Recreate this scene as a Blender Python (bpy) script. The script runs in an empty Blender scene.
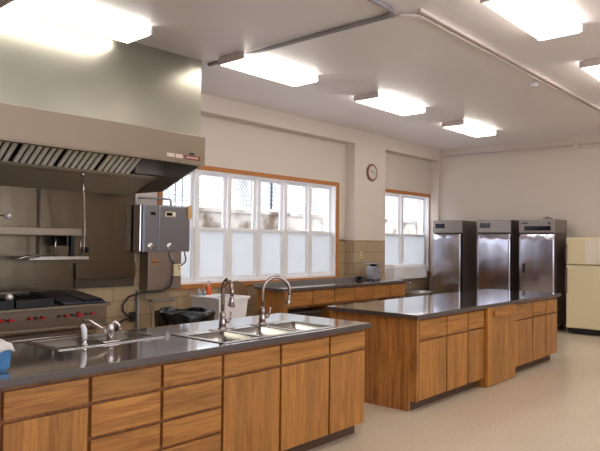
import bpy, bmesh, math, random
from mathutils import Vector, Matrix
random.seed(7)
S = bpy.context.scene
COL = S.collection
PI = math.pi

# ------------------------------------------------------------------ camera, world, light, exposure
CAM_H = 1.5733
def cam_axes(yaw, pitch, roll):
    y, p, r = map(math.radians, (yaw, pitch, roll))
    F = Vector((math.sin(y)*math.cos(p), math.cos(y)*math.cos(p), math.sin(p)))
    R = Vector((math.cos(y), -math.sin(y), 0)); U = R.cross(F)
    return R*math.cos(r)+U*math.sin(r), U*math.cos(r)-R*math.sin(r), F
R_, U_, F_ = cam_axes(48.678, 1.5073, 0.662)
cd = bpy.data.cameras.new('camera'); cam = bpy.data.objects.new('camera', cd); COL.objects.link(cam)
m = Matrix((R_, U_, -F_)).transposed().to_4x4(); m.translation = (0, 0, CAM_H)
cam.matrix_world = m
cd.sensor_width = 36; cd.lens = 629.04/600*36; cd.clip_start = 0.05; cd.clip_end = 200
S.camera = cam

w = bpy.data.worlds.new('overcast_sky'); S.world = w; w.use_nodes = True
bg = w.node_tree.nodes['Background']
bg.inputs[0].default_value = (0.88, 0.93, 1.0, 1); bg.inputs[1].default_value = 3.2
LAMP = 4.6
S.view_settings.view_transform = 'Standard'; S.view_settings.look = 'None'
S.view_settings.gamma = 1; S.view_settings.use_curve_mapping = False
S.view_settings.exposure = 0.76
S.cycles.max_bounces = 8; S.cycles.diffuse_bounces = 5; S.cycles.glossy_bounces = 4
S.cycles.sample_clamp_indirect = 6; S.cycles.use_denoising = True
S.cycles.caustics_reflective = False; S.cycles.caustics_refractive = False

def portal(name, cx, cy, cz, sx, sz, rear=False):
    l = bpy.data.lights.new(name, 'AREA'); l.shape = 'RECTANGLE'; l.size = sx; l.size_y = sz; l.energy = 1
    l.cycles.is_portal = True
    o = bpy.data.objects.new(name, l); COL.objects.link(o); o.location = (cx, cy, cz)
    o.rotation_euler = (PI/2 if rear else -PI/2, 0, 0)     # faces into the room
portal('window_portal', 3.5, -3.62, 1.85, 9.0, 1.9, True)  # serves the added rear window
portal('window_portal', 7.05, 7.32, 1.78, 3.9, 1.62)
portal('window_portal', 11.25, 7.32, 1.78, 2.0, 1.62)

# ------------------------------------------------------------------ materials
def srgb(r, g, b):
    f = lambda c: (c/255/12.92) if c/255 <= 0.04045 else ((c/255+0.055)/1.055)**2.4
    return (f(r), f(g), f(b), 1)
MATS = {}
def mat(name, col, rough=0.5, metal=0.0, spec=0.5, noise=0.0, nscale=8.0, bump=0.0, bscale=40.0, emit=None, estr=0, trans=0, coat=0, stretch=(1, 1, 1)):
    if name in MATS: return MATS[name]
    M = bpy.data.materials.new(name); M.use_nodes = True
    nt = M.node_tree; b = nt.nodes['Principled BSDF']
    b.inputs['Base Color'].default_value = col; b.inputs['Roughness'].default_value = rough
    b.inputs['Metallic'].default_value = metal; b.inputs['Specular IOR Level'].default_value = spec
    if coat: b.inputs['Coat Weight'].default_value = coat; b.inputs['Coat Roughness'].default_value = .08
    if trans: b.inputs['Transmission Weight'].default_value = trans
    if emit: b.inputs['Emission Color'].default_value = emit; b.inputs['Emission Strength'].default_value = estr
    if noise or bump:
        tc = nt.nodes.new('ShaderNodeTexCoord'); mp = nt.nodes.new('ShaderNodeMapping')
        mp.inputs['Scale'].default_value = stretch
        nt.links.new(tc.outputs['Object'], mp.inputs[0])
    if noise:
        n = nt.nodes.new('ShaderNodeTexNoise'); n.inputs['Scale'].default_value = nscale; n.inputs['Detail'].default_value = 4
        nt.links.new(mp.outputs[0], n.inputs['Vector'])
        mx = nt.nodes.new('ShaderNodeMixRGB'); mx.inputs[1].default_value = [c*(1-noise) for c in col[:3]]+[1]
        mx.inputs[2].default_value = [min(1, c*(1+noise)) for c in col[:3]]+[1]
        nt.links.new(n.outputs[0], mx.inputs[0]); nt.links.new(mx.outputs[0], b.inputs['Base Color'])
    if bump:
        n = nt.nodes.new('ShaderNodeTexNoise'); n.inputs['Scale'].default_value = bscale; n.inputs['Detail'].default_value = 2
        nt.links.new(mp.outputs[0], n.inputs['Vector'])
        bp = nt.nodes.new('ShaderNodeBump'); bp.inputs['Strength'].default_value = bump; bp.inputs['Distance'].default_value = .02
        nt.links.new(n.outputs[0], bp.inputs['Height']); nt.links.new(bp.outputs[0], b.inputs['Normal'])
    MATS[name] = M; return M

def wood(name, base, dark, vertical=True, plank=0.09, rough=0.42):
    M = bpy.data.materials.new(name); M.use_nodes = True; nt = M.node_tree; N = nt.nodes; L = nt.links
    b = N['Principled BSDF']; b.inputs['Roughness'].default_value = rough
    tc = N.new('ShaderNodeTexCoord'); oi = N.new('ShaderNodeObjectInfo')
    geo = N.new('ShaderNodeNewGeometry')
    sep = N.new('ShaderNodeSeparateXYZ'); L.new(geo.outputs['Position'], sep.inputs[0])
    add = N.new('ShaderNodeMath'); add.operation = 'ADD'; L.new(sep.outputs['X'], add.inputs[0]); L.new(sep.outputs['Y'], add.inputs[1])
    across, along = (add.outputs[0], sep.outputs['Z']) if vertical else (sep.outputs['Z'], add.outputs[0])
    # plank index
    d = N.new('ShaderNodeMath'); d.operation = 'DIVIDE'; L.new(across, d.inputs[0]); d.inputs[1].default_value = plank
    rn = N.new('ShaderNodeMath'); rn.operation = 'MULTIPLY_ADD'; L.new(oi.outputs['Random'], rn.inputs[0]); rn.inputs[1].default_value = 7.3
    L.new(d.outputs[0], rn.inputs[2])
    fl = N.new('ShaderNodeMath'); fl.operation = 'FLOOR'; L.new(rn.outputs[0], fl.inputs[0])
    wn = N.new('ShaderNodeTexWhiteNoise'); wn.noise_dimensions = '1D'; L.new(fl.outputs[0], wn.inputs['W'])
    s1 = N.new('ShaderNodeMath'); s1.operation = 'MULTIPLY'; L.new(across, s1.inputs[0]); s1.inputs[1].default_value = 1
    s2 = N.new('ShaderNodeMath'); s2.operation = 'MULTIPLY'; L.new(along, s2.inputs[0]); s2.inputs[1].default_value = 0.07
    s3 = N.new('ShaderNodeMath'); s3.operation = 'MULTIPLY'; L.new(wn.outputs['Value'], s3.inputs[0]); s3.inputs[1].default_value = 9
    cb = N.new('ShaderNodeCombineXYZ'); L.new(s1.outputs[0], cb.inputs[0]); L.new(s2.outputs[0], cb.inputs[1]); L.new(s3.outputs[0], cb.inputs[2])
    n1 = N.new('ShaderNodeTexNoise'); n1.inputs['Scale'].default_value = 32; n1.inputs['Detail'].default_value = 5; n1.inputs['Roughness'].default_value = .65; n1.inputs['Distortion'].default_value = .9
    L.new(cb.outputs[0], n1.inputs['Vector'])
    cr = N.new('ShaderNodeValToRGB'); L.new(n1.outputs[0], cr.inputs[0])
    cr.color_ramp.elements[0].position = .36; cr.color_ramp.elements[0].color = dark
    cr.color_ramp.elements[1].position = .60; cr.color_ramp.elements[1].color = base
    hs = N.new('ShaderNodeHueSaturation'); L.new(cr.outputs[0], hs.inputs['Color'])
    mr = N.new('ShaderNodeMapRange'); L.new(wn.outputs['Value'], mr.inputs[0]); mr.inputs[3].default_value = .80; mr.inputs[4].default_value = 1.12
    L.new(mr.outputs[0], hs.inputs['Value']); L.new(hs.outputs[0], b.inputs['Base Color'])
    return M

WOODV = wood('oak_vertical', srgb(182, 124, 60), srgb(150, 94, 42), True)
WOODH = wood('oak_horizontal', srgb(184, 125, 60), srgb(144, 90, 40), False, plank=.11)
WOODP = wood('oak_panel', srgb(192, 130, 68), srgb(144, 90, 44), True, plank=.17)
WFRAME = wood('oak_frame', srgb(150, 96, 50), srgb(118, 70, 34), True, plank=.3)
TRIMW = mat('window_trim_oak', srgb(190, 122, 62), .45, noise=.15, nscale=20)
TOE = mat('toe_kick_shaded_wood', srgb(84, 58, 40), .6)  # recess shade is worked into this darker wood brown
DARKK = mat('toe_kick_black', srgb(46, 38, 34), .6)
COUNTER = mat('counter_polished_grey', srgb(166, 156, 152), .07, metal=.8, coat=.7, noise=.06, nscale=3, bump=.008, bscale=5)
EDGE = mat('counter_edge_grey', srgb(92, 82, 82), .35, metal=.3)
STEEL = mat('brushed_steel', srgb(176, 172, 166), .3, metal=1, noise=.05, nscale=6, bump=.03, bscale=3)
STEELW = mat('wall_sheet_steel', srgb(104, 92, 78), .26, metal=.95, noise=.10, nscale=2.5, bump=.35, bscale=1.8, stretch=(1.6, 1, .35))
HOODS = mat('hood_galvanised_steel', srgb(162, 158, 146), .30, metal=.9, noise=.12, nscale=2.2, bump=.05, bscale=3)
CANOPY = mat('hood_canopy_steel', srgb(148, 133, 118), .42, metal=.85, noise=.04, nscale=3)
SLAT = mat('filter_slat_steel', srgb(246, 242, 232), .45, metal=.0)
HOODD = mat('hood_inner_steel', srgb(160, 154, 150), .36, metal=.8, noise=.1, nscale=5, bump=.08, bscale=4)
FRST = mat('fridge_door_steel', srgb(192, 190, 204), .2, metal=1, noise=.05, nscale=3, bump=.10, bscale=2.6, stretch=(1, 1, 2.2))
FRHD = mat('fridge_header_steel', srgb(158, 150, 146), .38, metal=.8)
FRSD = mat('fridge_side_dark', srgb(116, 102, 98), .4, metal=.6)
CHROME = mat('chrome', srgb(206, 200, 204), .12, metal=1)
FAUCET = mat('faucet_chrome', srgb(170, 156, 156), .15, metal=1)
SINKS = mat('sink_steel', srgb(186, 182, 178), .24, metal=1)
BLACK = mat('black_plastic', srgb(22, 20, 22), .4)
BLKGL = mat('display_black', srgb(14, 14, 20), .15)
IRON = mat('cast_iron', srgb(34, 34, 38), .45, metal=.3)
IRONB = mat('griddle_blued_steel', srgb(64, 70, 86), .3, metal=.8)
RED = mat('knob_red', srgb(190, 24, 34), .35)
WHITE = mat('white_vinyl', srgb(248, 246, 248), .4)
WPLAS = mat('white_plastic', srgb(244, 242, 246), .35)
BOXS = mat('control_box_steel', srgb(150, 152, 162), .3, metal=.95, noise=.05, nscale=6, bump=.05, bscale=4)
TROUGH = mat('trough_steel', srgb(190, 176, 158), .5, metal=.4)
SLOT = mat('slot_brown', srgb(70, 54, 42), .5)
WPAINT = mat('white_enamel', srgb(246, 244, 248), .3)
WALL = mat('wall_paint', srgb(222, 210, 200), .75, noise=.02, nscale=3)
CEILM = mat('ceiling_paint', srgb(240, 234, 236), .42, noise=.02, nscale=2, spec=.45)
RACE = mat('raceway_grey', srgb(160, 154, 160), .4, metal=.4)
RACEW = mat('raceway_white', srgb(214, 200, 196), .5)
CREAM = mat('fridge_cream', srgb(222, 206, 170), .4)
PAPER = mat('paper', srgb(228, 216, 204), .7)
BEIGE = mat('outlet_beige', srgb(226, 208, 170), .5)
BAG = mat('black_bag', srgb(14, 14, 18), .22, bump=.6, bscale=18)
BROWN = mat('brown_vinyl', srgb(134, 104, 76), .5)
CABLE = mat('cable_black', srgb(40, 36, 38), .5)

def brickmat(name, c1, c2, mortar, bw, bh, rough=.4, ms=.008, plane='XZ', bumpy=.15):
    M = bpy.data.materials.new(name); M.use_nodes = True; nt = M.node_tree; N = nt.nodes; L = nt.links
    b = N['Principled BSDF']; b.inputs['Roughness'].default_value = rough
    g = N.new('ShaderNodeNewGeometry'); sp = N.new('ShaderNodeSeparateXYZ'); L.new(g.outputs['Position'], sp.inputs[0])
    a = N.new('ShaderNodeMath'); L.new(sp.outputs['X'], a.inputs[0]); L.new(sp.outputs['Y'], a.inputs[1])
    cb = N.new('ShaderNodeCombineXYZ'); L.new(a.outputs[0], cb.inputs[0]); L.new(sp.outputs['Z'], cb.inputs[1])
    if plane == 'XY':
        L.new(sp.outputs['X'], cb.inputs[0]); L.new(sp.outputs['Y'], cb.inputs[1])
    br = N.new('ShaderNodeTexBrick'); L.new(cb.outputs[0], br.inputs['Vector'])
    br.inputs['Color1'].default_value = c1; br.inputs['Color2'].default_value = c2; br.inputs['Mortar'].default_value = mortar
    br.inputs['Scale'].default_value = 1; br.inputs['Brick Width'].default_value = bw; br.inputs['Row Height'].default_value = bh
    br.inputs['Mortar Size'].default_value = ms; br.inputs['Mortar Smooth'].default_value = .3
    if plane == 'XY': br.offset = 0
    L.new(br.outputs['Color'], b.inputs['Base Color'])
    if bumpy:
        bp = N.new('ShaderNodeBump'); bp.inputs['Strength'].default_value = bumpy; bp.inputs['Distance'].default_value = .01; bp.invert = True
        L.new(br.outputs['Fac'], bp.inputs['Height']); L.new(bp.outputs[0], b.inputs['Normal'])
    return M
TILE = brickmat('tan_glazed_block', srgb(186, 162, 130), srgb(179, 155, 123), srgb(152, 130, 104), .4, .2, .35)
FLOORM = brickmat('floor_vinyl_tile', srgb(216, 200, 178), srgb(213, 197, 175), srgb(204, 187, 165), .305, .305, .26, ms=.0015, plane='XY', bumpy=0)
# fine mottling in the vinyl
nt = FLOORM.node_tree; b = nt.nodes['Principled BSDF']; br = [n for n in nt.nodes if n.type == 'TEX_BRICK'][0]
tn = nt.nodes.new('ShaderNodeTexNoise'); tn.inputs['Scale'].default_value = 38; tn.inputs['Detail'].default_value = 3
g = nt.nodes.new('ShaderNodeNewGeometry'); nt.links.new(g.outputs['Position'], tn.inputs['Vector'])
mr = nt.nodes.new('ShaderNodeMapRange'); nt.links.new(tn.outputs[0], mr.inputs[0]); mr.inputs[1].default_value = .3; mr.inputs[2].default_value = .7; mr.inputs[3].default_value = .9; mr.inputs[4].default_value = 1.04
hs = nt.nodes.new('ShaderNodeHueSaturation'); nt.links.new(br.outputs['Color'], hs.inputs['Color']); nt.links.new(mr.outputs[0], hs.inputs['Value'])
nt.links.new(hs.outputs[0], b.inputs['Base Color'])

DIFF = mat('lamp_diffuser', srgb(255, 250, 235), .5, emit=(1, .96, .87, 1), estr=LAMP)
# window glass: thin clear pane; frosted film on the lower sashes
def glassmat():
    M = bpy.data.materials.new('clear_pane'); M.use_nodes = True; nt = M.node_tree; N = nt.nodes; L = nt.links
    N.remove(N['Principled BSDF']); out = N['Material Output']
    t = N.new('ShaderNodeBsdfTransparent'); t.inputs[0].default_value = (.95, .97, .98, 1)
    gl = N.new('ShaderNodeBsdfGlossy'); gl.inputs['Roughness'].default_value = .03
    mx = N.new('ShaderNodeMixShader'); mx.inputs[0].default_value = .07
    L.new(t.outputs[0], mx.inputs[1]); L.new(gl.outputs[0], mx.inputs[2]); L.new(mx.outputs[0], out.inputs[0]); return M
def frostmat():
    M = bpy.data.materials.new('frosted_pane'); M.use_nodes = True; nt = M.node_tree; N = nt.nodes; L = nt.links
    N.remove(N['Principled BSDF']); out = N['Material Output']
    t = N.new('ShaderNodeBsdfTranslucent'); t.inputs[0].default_value = (.72, .73, .74, 1)
    df = N.new('ShaderNodeBsdfDiffuse'); df.inputs[0].default_value = (.78, .8, .84, 1)
    mx = N.new('ShaderNodeMixShader'); mx.inputs[0].default_value = .35
    L.new(t.outputs[0], mx.inputs[1]); L.new(df.outputs[0], mx.inputs[2]); L.new(mx.outputs[0], out.inputs[0]); return M
GLASS, FROST = glassmat(), frostmat()

# ------------------------------------------------------------------ mesh builder
class MB:
    def __init__(s): s.bm = bmesh.new()
    def box(s, x0, x1, y0, y1, z0, z1, bev=0):
        if x0 > x1: x0, x1 = x1, x0
        if y0 > y1: y0, y1 = y1, y0
        if z0 > z1: z0, z1 = z1, z0
        v = [s.bm.verts.new(p) for p in ((x0,y0,z0),(x1,y0,z0),(x1,y1,z0),(x0,y1,z0),(x0,y0,z1),(x1,y0,z1),(x1,y1,z1),(x0,y1,z1))]
        fs = [s.bm.faces.new([v[i] for i in f]) for f in ((3,2,1,0),(4,5,6,7),(0,1,5,4),(1,2,6,5),(2,3,7,6),(3,0,4,7))]
        if bev:
            es = list({e for f in fs for e in f.edges})
            bmesh.ops.bevel(s.bm, geom=es, offset=bev, segments=2, profile=.5, affect='EDGES')
        return s
    def tube(s, pts, r, n=10, caps=True, smooth=True):
        pts = [Vector(p) for p in pts]; k = len(pts)
        rs = r if isinstance(r, (list, tuple)) else [r]*k
        rings = []; ref = None
        for i, p in enumerate(pts):
            t = (pts[min(i+1, k-1)]-pts[max(i-1, 0)]).normalized()
            if ref is None:
                ref = Vector((0,0,1)) if abs(t.z) < .9 else Vector((1,0,0))
            a = t.cross(ref).normalized() if t.cross(ref).length > 1e-5 else t.orthogonal().normalized()
            b_ = a.cross(t).normalized(); ref = b_
            rings.append([s.bm.verts.new(p+(a*math.cos(2*PI*j/n)+b_*math.sin(2*PI*j/n))*rs[i]) for j in range(n)])
        for i in range(k-1):
            for j in range(n):
                f = s.bm.faces.new((rings[i][j], rings[i][(j+1)%n], rings[i+1][(j+1)%n], rings[i+1][j])); f.smooth = smooth
        if caps:
            s.bm.faces.new(rings[0][::-1]); s.bm.faces.new(rings[-1])
        return s
    def lathe(s, c, prof, n=24, axis='Z', smooth=True):
        c = Vector(c); rings = []
        for r, h in prof:
            ring = []
            for j in range(n):
                a = 2*PI*j/n; u, v_ = max(r, 1e-4)*math.cos(a), max(r, 1e-4)*math.sin(a)
                d = {'Z': (u, v_, h), 'Y': (u, h, -v_), 'X': (h, u, v_)}[axis]
                ring.append(s.bm.verts.new(c+Vector(d)))
            rings.append(ring)
        for i in range(len(rings)-1):
            for j in range(n):
                f = s.bm.faces.new((rings[i][j], rings[i][(j+1)%n], rings[i+1][(j+1)%n], rings[i+1][j])); f.smooth = smooth
        s.bm.faces.new(rings[0][::-1]); s.bm.faces.new(rings[-1])
        return s
    def prism(s, prof, axis, a0, a1):
        # prof: 2D list; axis X: (y,z), Y: (x,z), Z: (x,y)
        def P(q, a): return {'X': (a, q[0], q[1]), 'Y': (q[0], a, q[1]), 'Z': (q[0], q[1], a)}[axis]
        A = [s.bm.verts.new(P(q, a0)) for q in prof]; B = [s.bm.verts.new(P(q, a1)) for q in prof]; n = len(prof)
        s.bm.faces.new(A); s.bm.faces.new(B[::-1])
        for i in range(n): s.bm.faces.new((A[i], A[(i+1)%n], B[(i+1)%n], B[i]))
        return s
    def holed(s, u0, u1, v0, v1, holes, w0, w1, plane='XY'):
        us = sorted({u0, u1, *[h[0] for h in holes], *[h[1] for h in holes]}); vs = sorted({v0, v1, *[h[2] for h in holes], *[h[3] for h in holes]})
        def solid(i, j):
            if i < 0 or j < 0 or i >= len(us)-1 or j >= len(vs)-1: return False
            a, b_ = (us[i]+us[i+1])/2, (vs[j]+vs[j+1])/2
            return not any(h[0] < a < h[1] and h[2] < b_ < h[3] for h in holes)
        cache = {}
        def V(i, j, k):
            if (i, j, k) not in cache:
                u, v, w_ = us[i], vs[j], (w0, w1)[k]
                cache[(i, j, k)] = s.bm.verts.new((u, v, w_) if plane == 'XY' else (u, w_, v))
            return cache[(i, j, k)]
        for i in range(len(us)-1):
            for j in range(len(vs)-1):
                if not solid(i, j): continue
                s.bm.faces.new((V(i,j,1), V(i+1,j,1), V(i+1,j+1,1), V(i,j+1,1)))
                s.bm.faces.new((V(i,j+1,0), V(i+1,j+1,0), V(i+1,j,0), V(i,j,0)))
                if not solid(i-1, j): s.bm.faces.new((V(i,j,0), V(i,j,1), V(i,j+1,1), V(i,j+1,0)))
                if not solid(i+1, j): s.bm.faces.new((V(i+1,j,0), V(i+1,j+1,0), V(i+1,j+1,1), V(i+1,j,1)))
                if not solid(i, j-1): s.bm.faces.new((V(i,j,0), V(i+1,j,0), V(i+1,j,1), V(i,j,1)))
                if not solid(i, j+1): s.bm.faces.new((V(i,j+1,0), V(i,j+1,1), V(i+1,j+1,1), V(i+1,j+1,0)))
        return s
    def build(s, name, material, parent=None, bev=0):
        off = Vector((0, 0, 0)); p = parent
        while p is not None: off += p.location; p = p.parent
        bmesh.ops.translate(s.bm, verts=s.bm.verts, vec=-off)
        if material is not None:
            pass
        bmesh.ops.recalc_face_normals(s.bm, faces=s.bm.faces)
        me = bpy.data.meshes.new(name); s.bm.to_mesh(me); s.bm.free()
        mats = material if isinstance(material, (list, tuple)) else [material]
        for q in mats: me.materials.append(q)
        o = bpy.data.objects.new(name, me); COL.objects.link(o)
        if parent is not None: o.parent = parent
        if bev:
            md = o.modifiers.new('bevel', 'BEVEL'); md.width = bev; md.segments = 2; md.limit_method = 'ANGLE'; md.angle_limit = .6
        return o
def tag(o, label=None, cat=None, group=None, kind=None):
    if label: o['label'] = label
    if cat: o['category'] = cat
    if group: o['group'] = group
    if kind: o['kind'] = kind
    return o
def thing(name, label, cat, loc, group=None, kind=None):
    o = bpy.data.objects.new(name, None); COL.objects.link(o); o.location = loc; o.empty_display_size = .1
    return tag(o, label, cat, group, kind)
def copy_tree(o, parent=None):
    c = o.copy(); COL.objects.link(c)
    if parent is not None: c.parent = parent
    for ch in list(o.children): copy_tree(ch, c)
    return c

# ------------------------------------------------------------------ room shell
X0, X1, Y0, YW, ZC = -2.6, 12.34, -3.4, 6.99, 3.63
def struct(o): o['kind'] = 'structure'; return o
struct(MB().box(X0-.2, X1+.2, Y0-.2, YW+.3, -.12, 0).build('floor', FLOORM))
struct(MB().box(X0-.2, X1+.2, Y0-.2, YW+.3, ZC, ZC+.15).build('ceiling', CEILM))
W1 = (5.12, 8.93, .965, 2.59); W2 = (10.22, 12.25, .965, 2.59)
W1x = (W1[0], W1[1], W1[2], W1[3]); W2x = (W2[0], W2[1], W2[2], W2[3])
wb = MB().holed(X0-.2, X1+.2, 1.62, ZC, [(W1[0], W1[1], 1.62-.01, W1[3]), (W2[0], W2[1], 1.61, W2[3])], YW, YW+.3, 'XZ')
wb = struct(wb.build('wall_window_side', WALL))
struct(MB().holed(X0-.2, X1+.2, 0, 1.62, [(W1[0], W1[1], W1[2], 1.63), (W2[0], W2[1], W2[2], 1.63)], YW, YW+.3, 'XZ').build('wall_window_side_tiled', TILE))
struct(MB().box(X1, X1+.2, Y0-.2, YW, 0, ZC).build('wall_right', WALL))
struct(MB().box(X0-.2, X0, Y0-.2, YW, 0, ZC).build('wall_left', WALL))
struct(MB().holed(X0, X1, 0, ZC, [(-1, 8, .9, 2.8)], Y0-.2, Y0, 'XZ').build('wall_rear', WALL))  # opening for the added rear window
# soffit beam along the window wall and the pillar between the windows
struct(MB().box(4.72, X1, 6.78, YW, 3.38, ZC).build('beam', WALL))
pil = MB().box(9.2, 10.2, 6.78, YW, 1.62, 3.38); struct(pil.build('pillar', WALL))
struct(MB().box(9.2, 10.2, 6.78, YW, 0, 1.62).build('pillar_tiled', TILE))
struct(MB().box(12.26, X1, 6.78, YW, 0, 3.38).build('pillar_corner', WALL))
struct(MB().box(X1-.02, X1, Y0, 6.78, 3.40, 3.43, .004).build('trim_right', WALL))

# ------------------------------------------------------------------ windows
def window(name, x0, x1, z0, z1, n, trim_l=True):
    root = thing(name, None, None, ((x0+x1)/2, YW, z0), kind='structure')
    yf = YW+.07
    t = MB(); tw = .065
    t.box(x0-tw, x1+tw if x1 < 12 else x1+.012, YW-.02, YW, z1, z1+tw)
    t.box(x0-tw, x1+tw if x1 < 12 else x1+.012, YW-.03, YW, z0-tw, z0)
    if trim_l: t.box(x0-tw, x0, YW-.02, YW, z0, z1)
    t.box(x1, x1+(tw if x1 < 12 else .012), YW-.02, YW, z0, z1)
    t.build('window_trim', TRIMW, root)
    f = MB()
    f.box(x0, x1, YW, YW+.2, z1-.015, z1); f.box(x0, x1, YW, YW+.2, z0, z0+.03)
    f.box(x0, x0+.03, YW, YW+.2, z0+.03, z1-.015); f.box(x1-.03, x1, YW, YW+.2, z0+.03, z1-.015)
    p = (x1-x0-.06)/n
    for i in range(1, n):
        f.box(x0+.03+i*p-.035, x0+.03+i*p+.035, yf-.02, yf+.1, z0+.03, z1-.015)
    f.build('window_frame', WHITE, root)
    zm = z0+.03+(z1-z0-.045)*.475
    for i in range(n):
        a = x0+.03+i*p+(.035 if i else 0); b_ = x0+.03+(i+1)*p-(.035 if i < n-1 else 0)
        for k, (za, zb, yy) in enumerate(((z0+.03, zm+.02, yf), (zm-.02, z1-.015, yf+.035))):
            s = MB(); st = .045
            s.box(a, a+st, yy, yy+.03, za, zb); s.box(b_-st, b_, yy, yy+.03, za, zb)
            s.box(a+st, b_-st, yy, yy+.03, za, za+st*(1 if k else 1.2)); s.box(a+st, b_-st, yy, yy+.03, zb-st, zb)
            so = s.build('sash', WHITE, root)
            MB().box(a+st, b_-st, yy+.012, yy+.016, za+st*(1 if k else 1.2), zb-st).build('pane', GLASS if k else FROST, so)
window('window_1', *W1, 6)
window('window_2', *W2, 2, trim_l=False)
w3 = thing('added_rear_window', None, None, (3.5, Y0, .9), kind='structure')  # added out of view, lets in sky light to brighten the room
f = MB(); f.box(-1, 8, Y0-.14, Y0-.04, .9, .97); f.box(-1, 8, Y0-.14, Y0-.04, 2.73, 2.8)
for i in range(11): f.box(-1+i*.893, -.93+i*.893, Y0-.14, Y0-.04, .97, 2.73)
f.build('window_frame', WHITE, w3)
MB().box(-.99, 7.99, Y0-.10, Y0-.096, .97, 2.73).build('pane', GLASS, w3)

# ------------------------------------------------------------------ outside the windows
SNOW = mat('snow', srgb(236, 238, 244), .7, noise=.06, nscale=5)
STONE = mat('stone_wall_brown', srgb(132, 118, 106), .85, noise=.45, nscale=2.6, bump=.4, bscale=6)
_nt = STONE.node_tree; _n = [q for q in _nt.nodes if q.type == 'TEX_NOISE'][0]; _cr = _nt.nodes.new('ShaderNodeValToRGB')
_n.inputs['Scale'].default_value = 1.6; _n.inputs['Detail'].default_value = 8
_cr.color_ramp.elements[0].position = .40; _cr.color_ramp.elements[0].color = srgb(92, 74, 60)
_cr.color_ramp.elements[1].position = .56; _cr.color_ramp.elements[1].color = srgb(168, 160, 152)
_nt.links.new(_n.outputs[0], _cr.inputs[0]); _nt.links.new(_cr.outputs[0], _nt.nodes['Principled BSDF'].inputs['Base Color'])
HILL_BACKDROP = mat('pale_hill_backdrop', srgb(160, 160, 166), .9)  # colour of the added backdrop behind the fence
_nt = HILL_BACKDROP.node_tree; _g = _nt.nodes.new('ShaderNodeNewGeometry'); _mp = _nt.nodes.new('ShaderNodeMapping'); _mp.inputs['Scale'].default_value = (1, 1, .22)
_n = _nt.nodes.new('ShaderNodeTexNoise'); _n.inputs['Scale'].default_value = 1.3; _n.inputs['Detail'].default_value = 7; _cr = _nt.nodes.new('ShaderNodeValToRGB')
_cr.color_ramp.elements[0].position = .36; _cr.color_ramp.elements[0].color = srgb(150, 146, 144)
_cr.color_ramp.elements[1].position = .60; _cr.color_ramp.elements[1].color = srgb(232, 230, 230)
_nt.links.new(_g.outputs['Position'], _mp.inputs[0]); _nt.links.new(_mp.outputs[0], _n.inputs['Vector']); _nt.links.new(_n.outputs[0], _cr.inputs[0]); _nt.links.new(_cr.outputs[0], _nt.nodes['Principled BSDF'].inputs['Base Color'])
BARK = mat('bark_pale', srgb(150, 140, 134), .9, noise=.2, nscale=6)
WIRE = mat('galvanised_wire', srgb(70, 72, 80), .5, metal=.3)
struct(MB().box(-6, 34, YW+.3, 24, -.3, -.02).build('ground_outside', SNOW))
rw = MB().box(0, 30, 10.6, 11.1, -.02, 2.22); rw.box(0, 30, 10.55, 14.5, 2.22, 2.30)
bmesh.ops.subdivide_edges(rw.bm, edges=rw.bm.edges[:], cuts=0)
ro = rw.build('retaining_wall', STONE); struct(ro)
struct(MB().box(0, 30, 11.1, 24, -.02, 2.2).build('ground_bank', STONE))
struct(MB().box(0, 30, 10.6, 24, 2.30, 2.36).build('ground_snow', SNOW))
hm = MB(); bm = hm.bm; rws = []
for i in range(31):
    x = -6+i*2.0
    rws.append([bm.verts.new((x, 17.5+4.5*t_+.8*math.sin(i*1.3+t_*3), 2.2+(6.2+.7*math.sin(i*.8)+.5*math.sin(i*2.1))*t_**.8)) for t_ in (0, .15, .3, .5, .7, .85, 1)])
for i in range(30):
    for j in range(6):
        f = bm.faces.new((rws[i][j], rws[i+1][j], rws[i+1][j+1], rws[i][j+1])); f.smooth = True
struct(hm.build('added_hill_backdrop', HILL_BACKDROP))  # added pale slope that dims the bright sky behind the fence wires
fc = thing('chain_link_fence', 'chain-link fence on top of the brown wall outside the windows', 'fence', (14, 10.8, 2.36))
for i in range(11):
    MB().tube([(4+2.4*i, 10.8, 2.36), (4+2.4*i, 10.8, 4.5)], .03, 8).build('post', WIRE, fc)
MB().tube([(4, 10.8, 4.48), (28, 10.8, 4.48)], .02, 6).build('rail', WIRE, fc)
ch = MB(); H = 2.1; sp = .105
for i in range(int((24+H)/sp)):
    for sg in (1, -1):
        xa = 4-H+i*sp if sg == 1 else 4+i*sp
        za, zb = 2.38, 2.38+H; xb = xa+sg*H
        # clip
        pts = [(xa, za), (xb, zb)]
        def clip(p, q, xl):
            t = (xl-p[0])/(q[0]-p[0]); return (xl, p[1]+t*(q[1]-p[1]))
        p, q = pts
        lo, hi = 4, 28
        if min(p[0], q[0]) >= hi or max(p[0], q[0]) <= lo: continue
        if p[0] < lo: p = clip(p, q, lo)
        if q[0] < lo: q = clip(p, q, lo)
        if p[0] > hi: p = clip(p, q, hi)
        if q[0] > hi: q = clip(p, q, hi)
        ch.tube([(p[0], 10.8, p[1]), (q[0], 10.8, q[1])], .008, 3, caps=False)
ch.build('chain_link_mesh', WIRE, fc)
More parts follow.
